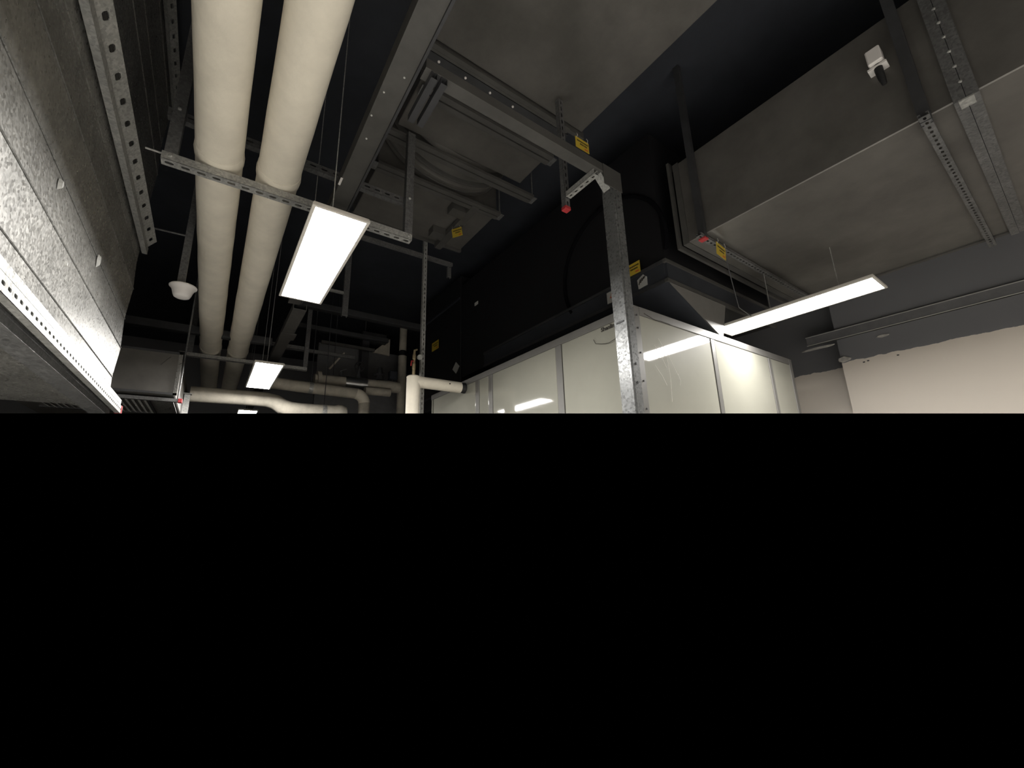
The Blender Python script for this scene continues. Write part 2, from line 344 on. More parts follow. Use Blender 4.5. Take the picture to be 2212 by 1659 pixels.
# cobweb threads and a hanging hair on the panels
def thread(pts, r, m, label, name='cobweb_thread'):
    return tag(obj(name, G().tube(pts, r, 5), m), label, 'cobweb', 'threads on the white unit')
thread([(2.396, 2.190, 1.150), (2.394, 2.170, 1.110), (2.394, 2.110, 1.090), (2.394, 2.070, 1.080), (2.394, 2.030, 1.075), (2.394, 1.980, 1.085), (2.396, 1.930, 1.100)], .0022, 'ink', 'dark sagging thread on the white unit under the maker\'s name', 'dark_thread')
for k, (a, b) in enumerate((((2.660, 1.080), (2.860, 0.820)), ((2.600, 1.020), (2.720, 0.860)), ((2.740, 0.980), (2.740, 0.600)), ((2.580, 0.860), (2.700, 0.720)), ((2.860, 0.830), (2.870, 0.740)))):
    lab = ('longest slanting cobweb thread on the white unit\'s front panel', 'short upper cobweb thread on the front panel near the column', 'pale cobweb strand hanging straight down the front panel', 'short low cobweb thread on the front panel near the column', 'tiny cobweb tail at the end of the longest thread')[k]
    thread([(a[0], AY0-.004, a[1]), ((a[0]+b[0])/2+.01, AY0-.008, (a[1]+b[1])/2-.005), (b[0], AY0-.004, b[1])], .0016, 'string', lab)
thread([(2.52, AY0-.002, 1.255), (2.65, AY0-.004, 1.225), (2.72, AY0-.003, 1.235), (2.84, AY0-.002, 1.232)], .002, 'ink', 'dark hair lying along the white unit\'s front top rail', 'dark_thread')
def lettering(txt, size, origin, xdir, zdir, m, name, parent=None, th=.0008):
    cu = bpy.data.curves.new(name, 'FONT'); cu.body = txt; cu.size = size; cu.extrude = th; cu.offset = size*.03; cu.resolution_u = 3
    o = bpy.data.objects.new('tmp', cu); COL.objects.link(o); bpy.context.view_layer.update()
    dg = bpy.context.evaluated_depsgraph_get(); me = bpy.data.meshes.new_from_object(o.evaluated_get(dg)); bpy.data.objects.remove(o)
    xd, zd = Vector(xdir).normalized(), Vector(zdir).normalized(); nd = xd.cross(zd)
    mm = Matrix((xd, zd, nd)).transposed().to_4x4(); mm.translation = Vector(origin)+Vector((0, 0, EYE)); me.transform(mm)
    me.materials.clear(); me.materials.append(MT[m]); me.name = name
    o = bpy.data.objects.new(name, me); COL.objects.link(o)
    if parent: o.parent = parent; o.matrix_parent_inverse = parent.matrix_basis.inverted()
    return o
lettering('Shenling', .048, (AX0+.0045, 2.112, 1.190), (0, -1, 0), (0, 0, 1), 'ink', 'maker_name', ah)
# ================================================================== STEEL PORTAL FRAME
pf = thing('steel_portal_frame', 'grey steel portal frame with galvanised column in front of the white unit', 'steel frame', (2.09, 1.63, -1.5))
BZ = 2.1
def chan(name, p, q, face, m, w, h, par, t=.006): return strut(name, p, q, face, m, par, w=w, h=h, slots=False, t=t)
chan('cross_beam', (.66, 1.622, BZ), (2.135, 1.622, BZ), (0, 0, -1), 'greysteel', .077, .062, pf)
chan('column', (2.045, 1.63, BZ-.002), (2.045, 1.63, -1.5), (-1, 0, 0), 'columnzinc', .098, .085, pf)
box('corner_plate', 1.96, 2.14, 1.578, 1.583, BZ-.10, BZ+.06, 'greysteel', pf)
obj('gusset', G().prism([(1.955, 1.60, BZ), (2.04, 1.60, BZ), (2.04, 1.60, BZ-.09)], [(1.955, 1.66, BZ), (2.04, 1.66, BZ), (2.04, 1.66, BZ-.09)]), 'strut', pf)
box('column_groove', 2.06, 2.066, 1.576, 1.5815, -1.4, BZ-.12, 'columnzinc', pf)
box('splice_plate', 2.040, 2.0455, 1.60, 1.66, 1.02, 1.03, 'darksteel', pf)
for zz in (1.95, 1.86, .74, .62): bolt('bolt', (2.09, 1.58, zz), (0, -1, 0), .008, pf, 'darksteel')
ba = thing('steel_beam', 'long grey steel beam running beside the twin pipes above the LED panels', 'beam', (.565, 1, BZ))
chan('beam_body', (.566, -4, BZ), (.566, 4.95, BZ), (0, 0, -1), 'greysteel', .118, .10, ba)
box('side_angle', .626, .640, -4, 4.9, BZ-.012, BZ+.09, 'darksteel', ba)
for yy, xx in ((1.84, .53), (2.02, .52), (2.2, .545), (1.7, .59)): bolt('paint_blob', (xx, yy, BZ), (0, 0, -1), .006, ba, 'plate')
box('label_plate', .50, .515, 2.62, 2.70, BZ-.004, BZ-.001, 'white', ba)
bb = thing('steel_beam', 'narrower grey steel beam continuing the row towards the far pipe header', 'beam', (.63, 7, BZ))
chan('beam_body', (.64, 5.0, BZ-.03), (.64, 11.8, BZ-.03), (0, 0, -1), 'greysteel', .14, .08, bb)
box('joint_plate', .56, .74, 5.85, 6.1, BZ-.045, BZ-.031, 'greysteel', bb)
# drop bracket hanging off the portal corner, with red cap
db = thing('drop_bracket', 'small slotted strut bracket with red cap hanging under the portal corner', 'bracket', (1.9, 1.88, 1.97))
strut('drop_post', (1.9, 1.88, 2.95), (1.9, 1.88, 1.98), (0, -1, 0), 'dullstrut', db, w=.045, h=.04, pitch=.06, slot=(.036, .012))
cap((1.9, 1.88, 2.95), (1.9, 1.88, 1.98), (0, -1, 0), .045, .04, db)
strut('arm', (1.905, 1.875, 2.055), (1.905, 1.60, 2.055), (0, 0, -1), 'strut', db, w=.045, h=.042, pitch=.05, slot=(.026, .012))
# ================================================================== CENTRE DUCT AND IN-LINE FAN
cd = thing('dark_duct', 'wide dark sheet metal duct overhead whose flanged end meets the portal beam', 'duct', (1.6, -1, 3.0))
box('duct_body', .90, 2.30, -4.5, 2.05, 3.0, 3.5, 'ductsteel', cd, bevel=.006)
ef = box('end_flange', .87, 2.33, 2.055, 2.085, 2.955, 3.54, 'greysteel', cd)
strut('support_bar', (.90, 2.09, 2.953), (2.16, 2.09, 2.953), (0, 0, -1), 'greysteel', cd, w=.02, h=.018, slots=False)
strut('support_bar', (.90, 2.055, 2.953), (2.16, 2.055, 2.953), (0, 0, -1), 'greysteel', cd, w=.02, h=.018, slots=False)
for k in range(4): bolt('bolt', (.99+k*.215, 2.15, 2.965), (0, 0, -1), .010, ef, 'white')
box('bolt_strip', .88, 2.2, 2.115, 2.19, 2.966, 2.985, 'darksteel', ef)
fu = thing('inline_fan', 'dark suspended in-line fan with round flexible collar and boxed casing', 'fan', (1.63, 3.1, 3.0))
box('inlet_box', .97, 2.27, 2.20, 2.91, 3.06, 3.52, 'ductsteel', fu, bevel=.006)
cs = box('casing', .97, 2.32, 3.42, 4.30, 3.03, 3.52, 'ductsteel', fu, bevel=.006)
prof = [(2.92, .62), (2.98, .66), (2.99, .62), (3.07, .61), (3.08, .66), (3.15, .665), (3.16, .61), (3.26, .61), (3.28, .66), (3.39, .665), (3.41, .62)]
def halfring(prof, cx, cz, n=28):
    """lower half of a round collar, closed flat on top (it tucks up against the ceiling slab)"""
    g = G(); rings = []
    for y, r in prof:
        i = len(g.v); rings.append(i); g.v += [(cx+r*math.cos(math.pi+math.pi*k/n), y, cz+.72*r*math.sin(math.pi+math.pi*k/n)) for k in range(n+1)]
    for a_, b_ in zip(rings[:-1], rings[1:]): g.f += [(a_+k, a_+k+1, b_+k+1, b_+k) for k in range(n)]+[(a_+n, a_, b_, b_+n)]
    g.f += [tuple(range(rings[0], rings[0]+n+1)), tuple(range(rings[-1]+n, rings[-1]-1, -1))]
    return g
fc = obj('flexible_collar', halfring(prof, 1.63, 3.51), 'ductsteel', fu, True)
for yy in (3.03, 3.215, 3.335): obj('clamp_ring', halfring([(yy-.012, .668), (yy-.008, .676), (yy+.008, .676), (yy+.012, .668)], 1.63, 3.511), 'greysteel', fc, True)
box('casing_lip', .96, 2.33, 4.27, 4.31, 3.0, 3.05, 'greysteel', cs)
for yy in (3.55, 4.04): box('mount_foot', 1.80, 1.96, yy-.065, yy+.065, 2.94, 3.029, 'greysteel', fu)
strut('mount_rail', (2.0, 3.33, 2.935), (2.0, 4.28, 2.935), (0, 0, -1), 'greysteel', fu, w=.08, h=.06, slots=False)
for (yy, xa, xb, zz, lab) in ((2.45, 1.02, 2.28, 2.99, 'dark double strut under the fan inlet behind the portal beam'), (2.95, .89, 2.44, 2.96, 'dark double strut under the fan\'s round collar'), (3.35, .94, 2.29, 2.94, 'dark double strut under the fan casing\'s front edge')):
    t = thing('fan_support_strut', lab, 'strut', ((xa+xb)/2, yy, zz))
    for dy in (-.032, .032): strut('channel', (xa, yy+dy, zz), (xb, yy+dy, zz), (0, 0, -1), 'greysteel', t, w=.05, h=.03, slots=False)
    for xx in (xa-.02, xb+.02):
        obj('hanger_rod', G().tube([(xx, yy, zz+.01), (xx, yy, CEIL)], .008, 8), 'dullstrut', t); box('hanger_foot', xx-.025, xx+.025, yy-.05, yy+.05, zz+.004, zz+.012, 'dullstrut', t)
# short strut under the beam joint
br = thing('joint_strut', 'short dark double strut under the joint of the two steel beams', 'strut', (.735, 1.75, 2.08))
for dx in (-.028, .028): strut('channel', (.735+dx, 1.585, 2.055), (.735+dx, 1.90, 2.055), (0, 0, -1), 'darksteel', br, w=.035, h=.042, slots=False)
box('foot_plate', .70, .78, 1.59, 1.65, 2.0975, 2.0995, 'darksteel', br)
# ================================================================== RIGHT DUCT WITH ITS SUPPORTS
dc = thing('dark_duct', 'big dark sheet metal duct over the right hand LED panel with flanged joints', 'duct', (3.9, -1, 1.9))
DZ, DT, DX0, DX1 = 1.9, 2.66, 2.95, 5.02
box('duct_body', DX0, DX1, .028, 1.60, DZ, DT, 'ductsteel', dc, bevel=.006)
box('duct_body', DX0, DX1, -5, .0245, DZ, DT, 'ductsteel', dc, bevel=.006)
def flange(y, w, m, par, th=.02):
    for (a, b, cc, d) in ((DX0-w, DX1+w, DZ-w, DZ+.004), (DX0-w, DX1+w, DT-.004, DT+w), (DX0-w, DX0+.004, DZ+.004, DT-.004), (DX1-.004, DX1+w, DZ+.004, DT-.004)):
        box('flange_angle', a, b, y-th/2, y+th/2, cc, d, m, par)
flange(1.612, .006, 'greysteel', dc, .05); flange(1.665, .035, 'greysteel', dc, .022)
flange(.050, .026, 'dullstrut', dc, .045); flange(.003, .022, 'dullstrut', dc, .045)
for k in range(7): bolt('bolt', (DX0-.022, .028, 1.98+k*.1), (-1, 0, 0), .009, dc)
box('corner_cleat', DX0-.028, DX0+.05, .0, .055, DZ-.03, DZ-.022, 'strut', dc)
box('edge_seam', DX1-.03, DX1+.01, -5, .0, DZ-.012, DZ-.001, 'greysteel', dc)
box('edge_seam', DX1-.03, DX1+.01, .06, 1.55, DZ-.012, DZ-.001, 'greysteel', dc)
def dsup(y, lab):
    t = thing('duct_support', lab, 'duct support', (2.9, y, DZ-.03))
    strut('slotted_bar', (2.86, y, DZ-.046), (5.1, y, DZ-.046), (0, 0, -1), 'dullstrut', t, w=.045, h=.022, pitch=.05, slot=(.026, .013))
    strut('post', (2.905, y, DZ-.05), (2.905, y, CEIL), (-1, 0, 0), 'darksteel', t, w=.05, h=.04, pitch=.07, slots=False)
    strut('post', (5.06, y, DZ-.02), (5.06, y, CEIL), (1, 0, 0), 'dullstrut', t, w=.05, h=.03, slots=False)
    if y > 1: cap((2.905, y, CEIL), (2.905, y, DZ-.05), (-1, 0, 0), .05, .04, t, .012)
    return t
dsup(1.46, 'slotted strut support with red cap under the right hand duct\'s flanged end')
dsup(.18, 'slotted strut support around the right hand duct beside its double flange')
rod = tag(obj('hanging_rod', G().tube([(3.22, 1.455, 1.855), (3.36, 1.50, 1.65), (3.51, 1.545, 1.45), (3.744, 1.56, 1.43)], .004, 8), 'darksteel'), 'thin dark rod dropping from the duct support to the LED panel', 'rod')
# white sensor box on duct side
sb = thing('duct_sensor', 'small white sensor box with black cable tail on the right hand duct\'s side', 'sensor', (2.94, .29, 2.39))
box('sensor_box', 2.865, 2.95, .258, .325, 2.345, 2.445, 'white', sb, bevel=.006)
box('mount_lip', 2.885, 2.95, .248, .335, 2.325, 2.337, 'white', sb)
obj('cable_gland', G().tube([(2.905, .29, 2.343), (2.905, .29, 2.30), (2.907, .288, 2.25), (2.915, .285, 2.21)], [.02, .02, .017, .012], 12), 'black', sb, True)
# ================================================================== BLACK FAN BOX ON THE UNIT
fb = thing('black_fan_box', 'large black fan box with framed edge standing on the white unit', 'fan box', (3.7, 3.2, AZ))
FX, FY = 2.85, 1.755
box('casing', FX+.03, 4.75, FY+.03, 5.25, 1.62, 3.1, 'blackduct', fb)
for zz, h in ((1.785, .028), (1.605, .03)):
    box('side_angle', FX, FX+.03, FY+.03, 4.6, zz, zz+h, 'darksteel', fb); box('front_angle', FX, 4.78, FY, FY+.03, zz, zz+h, 'greysteel', fb)
box('side_band', FX+.012, FX+.03, FY+.03, 4.6, 1.635, 1.785, 'blackpaint', fb)
box('front_band', FX+.03, 4.75, FY+.012, FY+.03, 1.635, 1.785, 'blackpaint', fb)
# tapered hopper down to the unit's roof
g = G(); T = [(2.86, 1.768), (3.73, 1.768), (3.73, 4.5), (2.86, 4.5)]; Bm = [(3.70, 1.83), (3.73, 1.83), (3.73, 3.4), (3.70, 3.4)]
g.prism([(x, y, AZ+.004) for x, y in Bm], [(x, y, 1.604) for x, y in T]); obj('hopper', g, 'blackpaint', fb)
obj('hopper_front', G().prism([(2.885, 1.757, 1.600), (3.73, 1.757, 1.600), (3.73, 1.82, 1.31), (3.695, 1.82, 1.31)], [(2.885, 1.7665, 1.600), (3.73, 1.7665, 1.600), (3.73, 1.8285, 1.31), (3.695, 1.8285, 1.31)]), 'alu', fb)
ringp = [(FX+.02, 2.35+.62*math.cos(k*math.pi/24), 2.06+.62*math.sin(k*math.pi/24)) for k in range(-4, 27)]
obj('round_collar_rim', G().tube(ringp, .02, 8), 'matte', fb, True)
# plates on it
pl = thing('warning_plate', 'grey plate with small orange warning triangle on the black fan box', 'plate', (2.86, 2.35, 1.70))
plp = box('plate', FX+.004, FX+.011, 2.27, 2.40, 1.655, 1.765, 'plate', pl)
tri = [(2.365, 1.70), (2.318, 1.70), (2.341, 1.742)]; tri2 = [(2.354, 1.706), (2.329, 1.706), (2.341, 1.729)]
obj('triangle', G().prism([(FX+.0015, y, z) for y, z in tri], [(FX+.0038, y, z) for y, z in tri]), 'redink', plp)
obj('triangle_centre', G().prism([(FX+.0, y, z) for y, z in tri2], [(FX+.0014, y, z) for y, z in tri2]), 'plate', plp)
ep = thing('torn_label', 'torn white paper label on the black fan box beside the column', 'label', (2.86, 2.0, 1.70))
obj('paper', G().prism([(FX+.003, 2.045, 1.655), (FX+.003, 1.955, 1.66), (FX+.003, 1.952, 1.735), (FX+.003, 1.985, 1.77), (FX+.003, 2.05, 1.74)], [(FX+.0105, 2.045, 1.655), (FX+.0105, 1.955, 1.66), (FX+.0105, 1.952, 1.735), (FX+.0105, 1.985, 1.77), (FX+.0105, 2.05, 1.74)]), 'plate', ep)
for k in range(4): obj('tear', G().bar((FX+.0015, 2.035-k*.018, 1.69+k*.012), (FX+.0015, 2.015-k*.018, 1.735+k*.006), .003, .007, (0, 1, 0)), 'ink', ep)
# black plenum further back
bp = thing('black_plenum', 'tall black insulated plenum behind the fan box, marked with small plates', 'duct', (3.8, 7, AZ))
box('casing', 2.885, 5.1, 5.30, 6.9, 1.305, 3.3, 'blackduct', bp, bevel=.01)
for zz in (1.5, 2.9): box('edge_band', 2.87, 2.885, 5.31, 6.9, zz, zz+.03, 'blackpaint', bp)
dm = [(5.33, 1.82), (5.44, 1.91), (5.55, 1.82), (5.44, 1.73)]
tag(obj('diamond_plate', G().prism([(2.879, y, z) for y, z in dm], [(2.885, y, z) for y, z in dm]), 'plate'), 'small grey diamond shaped plate on the black plenum', 'plate')
tag(box('label_plate', 2.872, 2.8795, 4.77, 4.86, 2.605, 2.65, 'plate'), 'tiny white label high on the black fan box', 'label')
# ================================================================== YELLOW TAGS
def ytag(cx, size, xd, zd, label, loops=True):
    xd, zd = Vector(xd).normalized(), Vector(zd).normalized(); n = xd.cross(zd); cx = Vector(cx); W, H = size
    t = thing('yellow_tag', label, 'tag', tuple(cx))
    P = lambda a, b, d=0: cx+xd*a*W/2+zd*b*H/2+n*d
    tpl = obj('tag_plate', G().prism([P(-1,-1), P(1,-1), P(1,1), P(-1,1)], [P(-1,-1,-.002), P(1,-1,-.002), P(1,1,-.002), P(-1,1,-.002)]), 'yellow', t)
    rnd = random.Random(int(cx.x*100)); g = G()
    for row, (b, a0, a1) in enumerate(((.30, -.75, .8), (-.18, -.35, .6))):
        a = a0
        while a < a1:
            l = rnd.uniform(.10, .16); g.prism([P(a, b, .0006), P(a+l, b, .0006), P(a+l, b+.26, .0006), P(a, b+.26, .0006)], [P(a, b, .0002), P(a+l, b, .0002), P(a+l, b+.26, .0002), P(a, b+.26, .0002)]); a += l+.045
    obj('printed_lines', g, 'ink', tpl)
    obj('printed_mark', G().prism([P(.3,-.75,.0006), P(.8,-.75,.0006), P(.8,-.5,.0006), P(.3,-.5,.0006)], [P(.3,-.75,.0002), P(.8,-.75,.0002), P(.8,-.5,.0002), P(.3,-.5,.0002)]), 'redink', tpl)
    if loops:
        for a in (-.8, .8): obj('tie_string', G().tube([P(a, .85, .001), P(a*.95, 1.25, .008), P(a*.9, 1.7, .0)], .0018, 5), 'string', t)
    return t
ytag((1.79, 1.597, 2.235), (.125, .085), (1, 0, -.0), (0, 0, 1), 'yellow tag tied up at the dark duct\'s corner above the portal beam')
ytag((1.98, 3.73, 2.85), (.13, .13), (.5, -.85, 0), (0, .25, 1), 'yellow tag hanging from the fan\'s mounting rail')
ytag((3.11, 1.428, 1.79), (.17, .10), (1, .1, .0), (0, -.1, 1), 'yellow tag hanging below the right hand duct support')
ytag((2.84, 2.07, 1.855), (.15, .11), (0, -1, 0), (0, 0, 1), 'yellow tag on the black fan box right beside the galvanised column', False)
ytag((2.865, 6.15, 2.385), (.26, .15), (0, -1, 0), (0, 0, 1), 'yellow tag on the black plenum beside the slotted post', False)
# ================================================================== SMOKE DETECTOR AND ITS DROP
sd = thing('smoke_detector', 'white round smoke detector under a grey drop strut beside the twin pipes', 'smoke detector', (-.335, 3.99, 1.64))
c0 = Vector((-.335, 3.99, 1.655))
prof = [(0, .03), (.002, .086), (.009, .092), (.017, .090), (.026, .078), (.05, .068), (.08, .060), (.097, .052), (.104, .040), (.106, .001)]
obj('detector_head', G().tube([c0-Vector((0, 0, t)) for t, _ in prof], [r for _, r in prof], 32), 'white', sd, True)
obj('detector_base', G().tube([c0+Vector((0, 0, .0005)), c0+Vector((0, 0, .012))], .05, 24), 'white', sd, True)
dsx = thing('drop_strut', 'grey strut dropping from the black ceiling to the smoke detector', 'strut', (-.345, 4.03, 1.67))
strut('channel', (-.355, 3.99, 1.668), (-.355, 3.99, CEIL), (0, -1, 0), 'dullstrut', dsx, w=.05, h=.04, slots=False)
tag(obj('stay_rod', G().tube([(X0+.02, 4.05, 2.12), (-.378, 4.0, 2.1)], .008, 8), 'dullstrut'), 'thin grey stay rod between the big ribbed duct and the drop strut', 'rod')
# ================================================================== SMALL BLACK DUCT WITH GRILLE (far left)
bx = thing('grille_duct', 'dark boxed duct with a slatted grille in its underside beyond the big ribbed duct', 'duct', (-.9, 6.5, 1.05))
box('casing', -1.75, -.375, 5.5, 8.2, 1.055, 1.515, 'ductsteel', bx, bevel=.01)
for zz in (1.055, 1.495): box('front_edge', -1.75, -.36, 5.485, 5.5, zz, zz+.02, 'darksteel', bx)
box('corner_edge', -.392, -.36, 5.485, 5.515, 1.055, 1.515, 'galv', bx)
obj('crease', G().tube([(-.46, 5.497, 1.46), (-.50, 5.495, 1.40), (-.53, 5.497, 1.36)], .004, 6), 'greysteel', bx)
box('grille_frame', -1.6, -.60, 5.72, 5.76, 1.035, 1.054, 'darksteel', bx); box('grille_frame', -1.6, -.60, 6.70, 6.74, 1.035, 1.054, 'darksteel', bx)
box('grille_frame', -.62, -.60, 5.76, 6.70, 1.035, 1.054, 'darksteel', bx)
for k in range(18):
    xx = -.64-k*.052
    for (a, b) in ((5.77, 6.2), (6.25, 6.69)):
        obj('slat', G().bar((xx, a, 1.044), (xx, b, 1.044), .03, .004, (.5, 0, 1)), 'plate', bx)
box('underside_panel', -.57, -.40, 5.80, 7.0, 1.04, 1.054, 'galv', bx)
gs = thing('grille_duct_strut', 'strut with red end cap under the front of the grille duct', 'strut', (-1, 5.56, 1.0))
strut('channel', (-1.75, 5.60, 1.0), (-.34, 5.60, 1.0), (0, 0, -1), 'dullstrut', gs, w=.05, h=.034, slots=False)
cap((-1.75, 5.60, 1.0), (-.34, 5.60, 1.0), (0, 0, -1), .05, .034, gs, .03)
for xx in (-.33,): obj('hanger_rod', G().tube([(-.35, 5.60, 1.03), (-.35, 5.60, CEIL)], .008, 8), 'dullstrut', gs)
fp = thing('steel_post', 'galvanised steel post standing beyond the grille duct under the pipe header', 'post', (-.33, 6.75, 0))
strut('channel', (-.335, 6.80, -1.5), (-.335, 6.80, 1.33), (0, -1, 0), 'strut', fp, w=.06, h=.05, slots=False)
box('base_plate', -.38, -.29, 6.78, 6.88, 1.335, 1.345, 'strut', fp)
# ================================================================== FAR PIPES
def arc(c, r, a0, a1, u, v, n=7): c, u, v = Vector(c), Vector(u), Vector(v); return [c+u*r*math.cos(a0+(a1-a0)*k/n)+v*r*math.sin(a0+(a1-a0)*k/n) for k in range(n+1)]
H = math.pi/2
ha = thing('pipe_header', 'cream insulated header crossing under the twin pipes and dipping to the right', 'pipe', (.6, 6.6, 1.2))
pts = [(-0.317, 6.997, 1.379), (0.000, 6.997, 1.385), (0.317, 6.997, 1.390), (0.581, 6.997, 1.390), (0.698, 6.997, 1.364), (0.793, 6.997, 1.305), (0.898, 6.997, 1.274), (1.057, 6.997, 1.268), (1.321, 6.997, 1.274), (1.670, 6.997, 1.284)]
obj('insulation', G().tube(pts, [.106, .106, .107, .106, .109, .114, .114, .11, .11, .106], 24), 'dirtycream', ha, True)
obj('end_bulge', G().tube([(1.522, 6.997, 1.279), (1.585, 6.997, 1.281), (1.649, 6.997, 1.282), (1.712, 6.997, 1.284)], [.106, .124, .124, .095], 24), 'dirtycream', ha, True)
obj('hanger_rod', G().tube([(1.374, 6.997, 1.364), (1.374, 6.997, CEIL)], .006, 8), 'darksteel', ha); obj('hanger_band', G().tube([(1.342, 6.997, 1.275), (1.406, 6.997, 1.275)],   .1125, 24), 'strut', ha)
hb = thing('elbow_pipe', 'cream insulated pipe turning down in an elbow beside the far valves', 'pipe', (1.6, 6.75, 1.5))
pts = [Vector((.58, 7.25, 1.715)), Vector((1.0, 7.25, 1.70)), Vector((1.4, 7.25, 1.69)), Vector((1.86, 7.25, 1.683))]+arc((1.90, 7.25, 1.515), .165, H, 0, (1, 0, 0), (0, 0, 1))+[Vector((2.065, 7.25, 1.2)), Vector((2.065, 7.25, .2))]
obj('insulation', G().tube(pts, .093, 24), 'dirtycream', hb, True)
obj('elbow_wrap', G().tube([p for p in arc((1.90, 7.25, 1.515), .165, H*.95, .05, (1, 0, 0), (0, 0, 1))], .097, 24), 'cream', hb, True)
obj('hanger_rod', G().tube([(1.2, 7.25, 1.78), (1.2, 7.25, CEIL)], .006, 8), 'darksteel', hb); obj('hanger_band', G().tube([(1.17, 7.25, 1.696), (1.23, 7.25, 1.695)], .0955, 24), 'strut', hb)
hc = thing('sleeved_pipe', 'dusty insulated pipe with a shiny foil sleeve in front of the valves', 'pipe', (2, 7.6, 1.9))
obj('insulation', pipe_run([(1.30, 7.6, 1.925), (2.80, 7.6, 1.96)], .108, 24, .004, 4, .2), 'dirtycream', hc, True)
obj('foil_sleeve', G().tube([(1.80, 7.6, 1.935), (2.18, 7.6, 1.944)], .118, 24), 'foil', hc, True)
obj('flange_ring', G().tube([(1.34, 7.6, 1.926), (1.40, 7.6, 1.928)], .16, 20), 'dirtycream', hc, True)
obj('branch', pipe_run([(2.12, 7.46, 1.80), (2.58, 7.46, 1.81)], .075, 20, .003, 5, .2), 'dirtycream', hc, True)
obj('hanger_rod', G().tube([(1.6, 7.6, 2.02), (1.6, 7.6, CEIL)], .006, 8), 'darksteel', hc)
hd = thing('gate_valve', 'dark gate valve with round handwheel above the sleeved pipe', 'valve', (2.03, 7.6, 2.06))
obj('bonnet', G().tube([(2.03, 7.6, 2.045), (2.03, 7.6, 2.10), (2.03, 7.58, 2.16), (2.03, 7.56, 2.24)], [.05, .04, .025, .014], 12), 'darksteel', hd, True)
cw = Vector((2.03, 7.54, 2.25)); ax = Vector((0, 1, .35)).normalized(); u1 = Vector((1, 0, 0)); u2 = ax.cross(u1)
whl = obj('handwheel', G().tube([cw+u1*.085*math.cos(k*.2618)+u2*.085*math.sin(k*.2618) for k in range(25)], .011, 8, False), 'black', hd, True)
for k in range(5): obj('spoke', G().tube([cw, cw+u1*.082*math.cos(k*1.2566)+u2*.082*math.sin(k*1.2566)], .007, 6), 'black', whl)
hv = thing('lever_valve', 'small dark valve with bright lever on the sleeved pipe', 'valve', (1.74, 7.6, 2.05))
obj('body', G().tube([(1.72, 7.56, 2.035), (1.72, 7.56, 2.15)], [.03, .022], 10), 'darksteel', hv)
obj('lever', G().bar((1.70, 7.54, 2.12), (1.80, 7.50, 2.16), .02, .008), 'foil', hv)
hg = thing('valve_cluster', 'dark flanged valve at the end of the sleeved pipe', 'valve', (2.5, 7.6, 2.1))
obj('body', G().tube([(2.42, 7.6, 2.07), (2.42, 7.6, 2.30)], [.07, .045], 12), 'darksteel', hg, True)
obj('flange', G().tube([(2.42, 7.6, 2.14), (2.42, 7.6, 2.17)], .1, 14), 'darksteel', hg, True)
box('actuator', 2.60, 2.75, 7.55, 7.68, 2.10, 2.27, 'blackpaint', hg, bevel=.01)
obj('stem', G().tube([(2.67, 7.6, 2.02), (2.67, 7.6, 2.1)], .02, 10), 'darksteel', hg)
he = thing('riser_pipe', 'tall dusty insulated riser behind the white branch pipe', 'pipe', (2.95, 7.9, 1))
obj('insulation', pipe_run([(3.0, 8.0, .9), (3.0, 8.0, 2.74)], .085, 20, .003, 6, .2), 'dirtycream', he, True)
obj('upper_cap', G().tube([(3.0, 8.0, 2.86), (3.0, 8.0, 3.34), (3.0, 8.0, 3.40), (3.0, 8.0, 3.43)], [.075, .075, .06, .02], 20), 'dirtycream', he, True)
obj('clamp', G().tube([(3.0, 8.0, 2.74), (3.0, 8.0, 2.86)], .06, 14), 'black', he)
obj('hanger_rod', G().tube([(3.0, 8.0, 3.42), (3.0, 8.0, CEIL)], .01, 8), 'darksteel', he)
hw = thing('partition_board', 'dim grey partition board behind the far valves', 'board', (2, 8.6, 1))  # dim stretch of wall, built as a separate panel
box('panel', 1.5, 3.3, 8.6, 8.7, 1.2, 2.95, 'trunk', hw); obj('diagonal_tube', G().tube([(1.72, 8.55, 2.42), (1.98, 8.55, 2.80)], .018, 8), 'cream', hw)
wb = thing('white_board', 'triangular pale board leaning behind the riser pipe', 'board', (2.8, 8.3, 2.8))
obj('board', G().prism([(2.5, 8.4, 2.86), (2.86, 8.4, 2.84), (2.86, 8.4, 3.22)], [(2.5, 8.44, 2.86), (2.86, 8.44, 2.84), (2.86, 8.44, 3.22)]), 'dirtycream', wb)
# ---- white branch pipe into the unit
hf = thing('branch_pipe', 'clean cream insulated riser with a branch running into the white unit', 'pipe', (1.750, 4.310, 0.000))
obj('riser', G().tube([(1.752, 4.310, -1.400), (1.752, 4.310, 1.000), (1.752, 4.310, 1.255), (1.752, 4.310, 1.268)], [.0755, .0755, .0755, .06], 28), 'cream', hf, True)
obj('branch', G().tube([(1.770, 4.310, 1.205), (2.000, 4.310, 1.205), (2.340, 4.310, 1.203)], .066, 28), 'cream', hf, True)
obj('seam_collar', G().tube([(1.775, 4.310, 1.205), (1.830, 4.310, 1.205), (1.850, 4.310, 1.205)], [.074, .071, .067], 24), 'cream', hf, True)
obj('black_gasket', G().tube([(2.330, 4.310, 1.203), (2.350, 4.310, 1.203), (2.398, 4.310, 1.203)], [.05, .062, .066], 16), 'black', hf, True)
obj('dark_spot', G().tube([(2.170, 4.245, 1.215), (2.170, 4.238, 1.215)], .008, 8), 'black', hf)
va = thing('vent_valve', 'slim brass air vent with red lever on top of the branch riser', 'valve', (1.750, 4.310, 1.270))
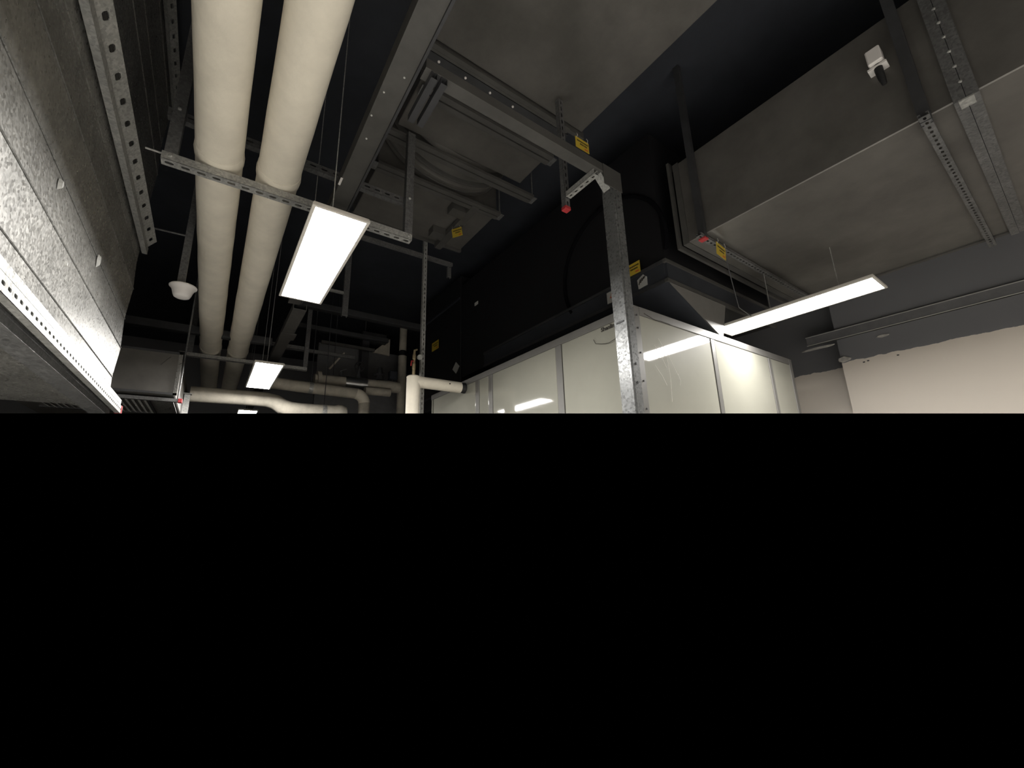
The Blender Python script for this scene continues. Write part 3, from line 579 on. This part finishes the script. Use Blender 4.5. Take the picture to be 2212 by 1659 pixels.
obj('stem', G().tube([(1.752, 4.310, 1.262), (1.752, 4.310, 1.300), (1.752, 4.310, 1.340), (1.752, 4.310, 1.345), (1.752, 4.310, 1.410), (1.752, 4.310, 1.415), (1.752, 4.310, 1.460), (1.752, 4.310, 1.465), (1.752, 4.310, 1.515), (1.752, 4.310, 1.520), (1.757, 4.310, 1.575)], [.018, .018, .016, .020, .020, .015, .015, .019, .019, .014, .013], 10), 'brass', va)
obj('outlet', G().tube([(1.757, 4.310, 1.570), (1.785, 4.310, 1.585)], .010, 8), 'brass', va)
obj('lever', G().tube([(1.740, 4.290, 1.435), (1.710, 4.280, 1.430), (1.705, 4.280, 1.370)], .007, 6), 'red', va)
vb = thing('pressure_gauge', 'little pale gauge fixed on the slotted post beside the air vent', 'gauge', (1.83, 4.42, 1.5))
obj('dial', G().tube([(1.845, 4.36, 1.52), (1.845, 4.385, 1.52)], .03, 14), 'plate', vb, True); obj('stub', G().tube([(1.845, 4.385, 1.52), (1.88, 4.41, 1.52)], .008, 8), 'brass', vb)
sp = thing('slotted_post', 'tall slotted strut post rising behind the branch pipe to the black ceiling', 'strut', (1.92, 4.46, 0))
strut('channel', (1.915, 4.44, .3), (1.915, 4.44, CEIL), (0, -1, 0), 'strut', sp, w=.045, h=.045, pitch=.06, slot=(.03, .012))
strut('cross_arm', (1.12, 4.47, 2.87), (2.3, 4.47, 2.87), (0, 0, -1), 'dullstrut', sp, w=.05, h=.045, slots=False)
strut('drop_end', (2.28, 4.50, 2.87), (2.28, 4.50, 2.72), (0, -1, 0), 'dullstrut', sp, w=.05, h=.03, slots=False)
# ---- far cross beams and hangers in the dark
for (xa, xb, yy, zz, wd, ht, m, lab) in ((-4.3, .52, 6.45, 2.10, .10, .10, 'darksteel', 'dark steel cross beam passing over the twin pipes beyond the detector'),
        (.8, 3.0, 6.65, 2.86, .12, .10, 'darksteel', 'dark high cross beam over the far valves'),
        (.75, 2.55, 7.6, 2.86, .08, .08, 'darksteel', 'dark lower cross beam over the far valves'),
        (1.45, 2.45, 8.1, 2.80, .06, .06, 'greysteel', 'slim grey cross beam just above the far valves'),
        (.72, 1.9, 7.4, 2.36, .06, .06, 'dullstrut', 'slim grey strut crossing beside the second pipe frame')):
    tag(obj('cross_beam', G().bar((xa, yy, zz), (xb, yy, zz), wd, ht), m, bevel=.006), lab, 'beam')
hk = thing('hanger_bracket', 'short grey hanger bracket in the dark beyond the first LED panel', 'bracket', (1.25, 5.7, 2.4))
strut('drop_post', (1.28, 5.66, CEIL), (1.28, 5.66, 2.38), (0, -1, 0), 'dullstrut', hk, w=.075, h=.05, slots=False)
strut('arm', (1.02, 5.66, 2.70), (1.24, 5.66, 2.70), (0, 0, -1), 'strut', hk, w=.04, h=.03, slots=False)
fr = thing('dark_duct_riser', 'dark squared duct riser standing beside the far valves', 'duct', (2.4, 8.45, 2.4))
box('upright', 2.26, 2.40, 8.3, 8.5, 2.05, 3.05, 'darksteel', fr); box('head', 2.26, 2.75, 8.3, 8.5, 3.055, 3.25, 'darksteel', fr)
obj('hanger_rod', G().tube([(2.33, 8.4, 3.249), (2.33, 8.4, CEIL)], .012, 8), 'darksteel', fr)
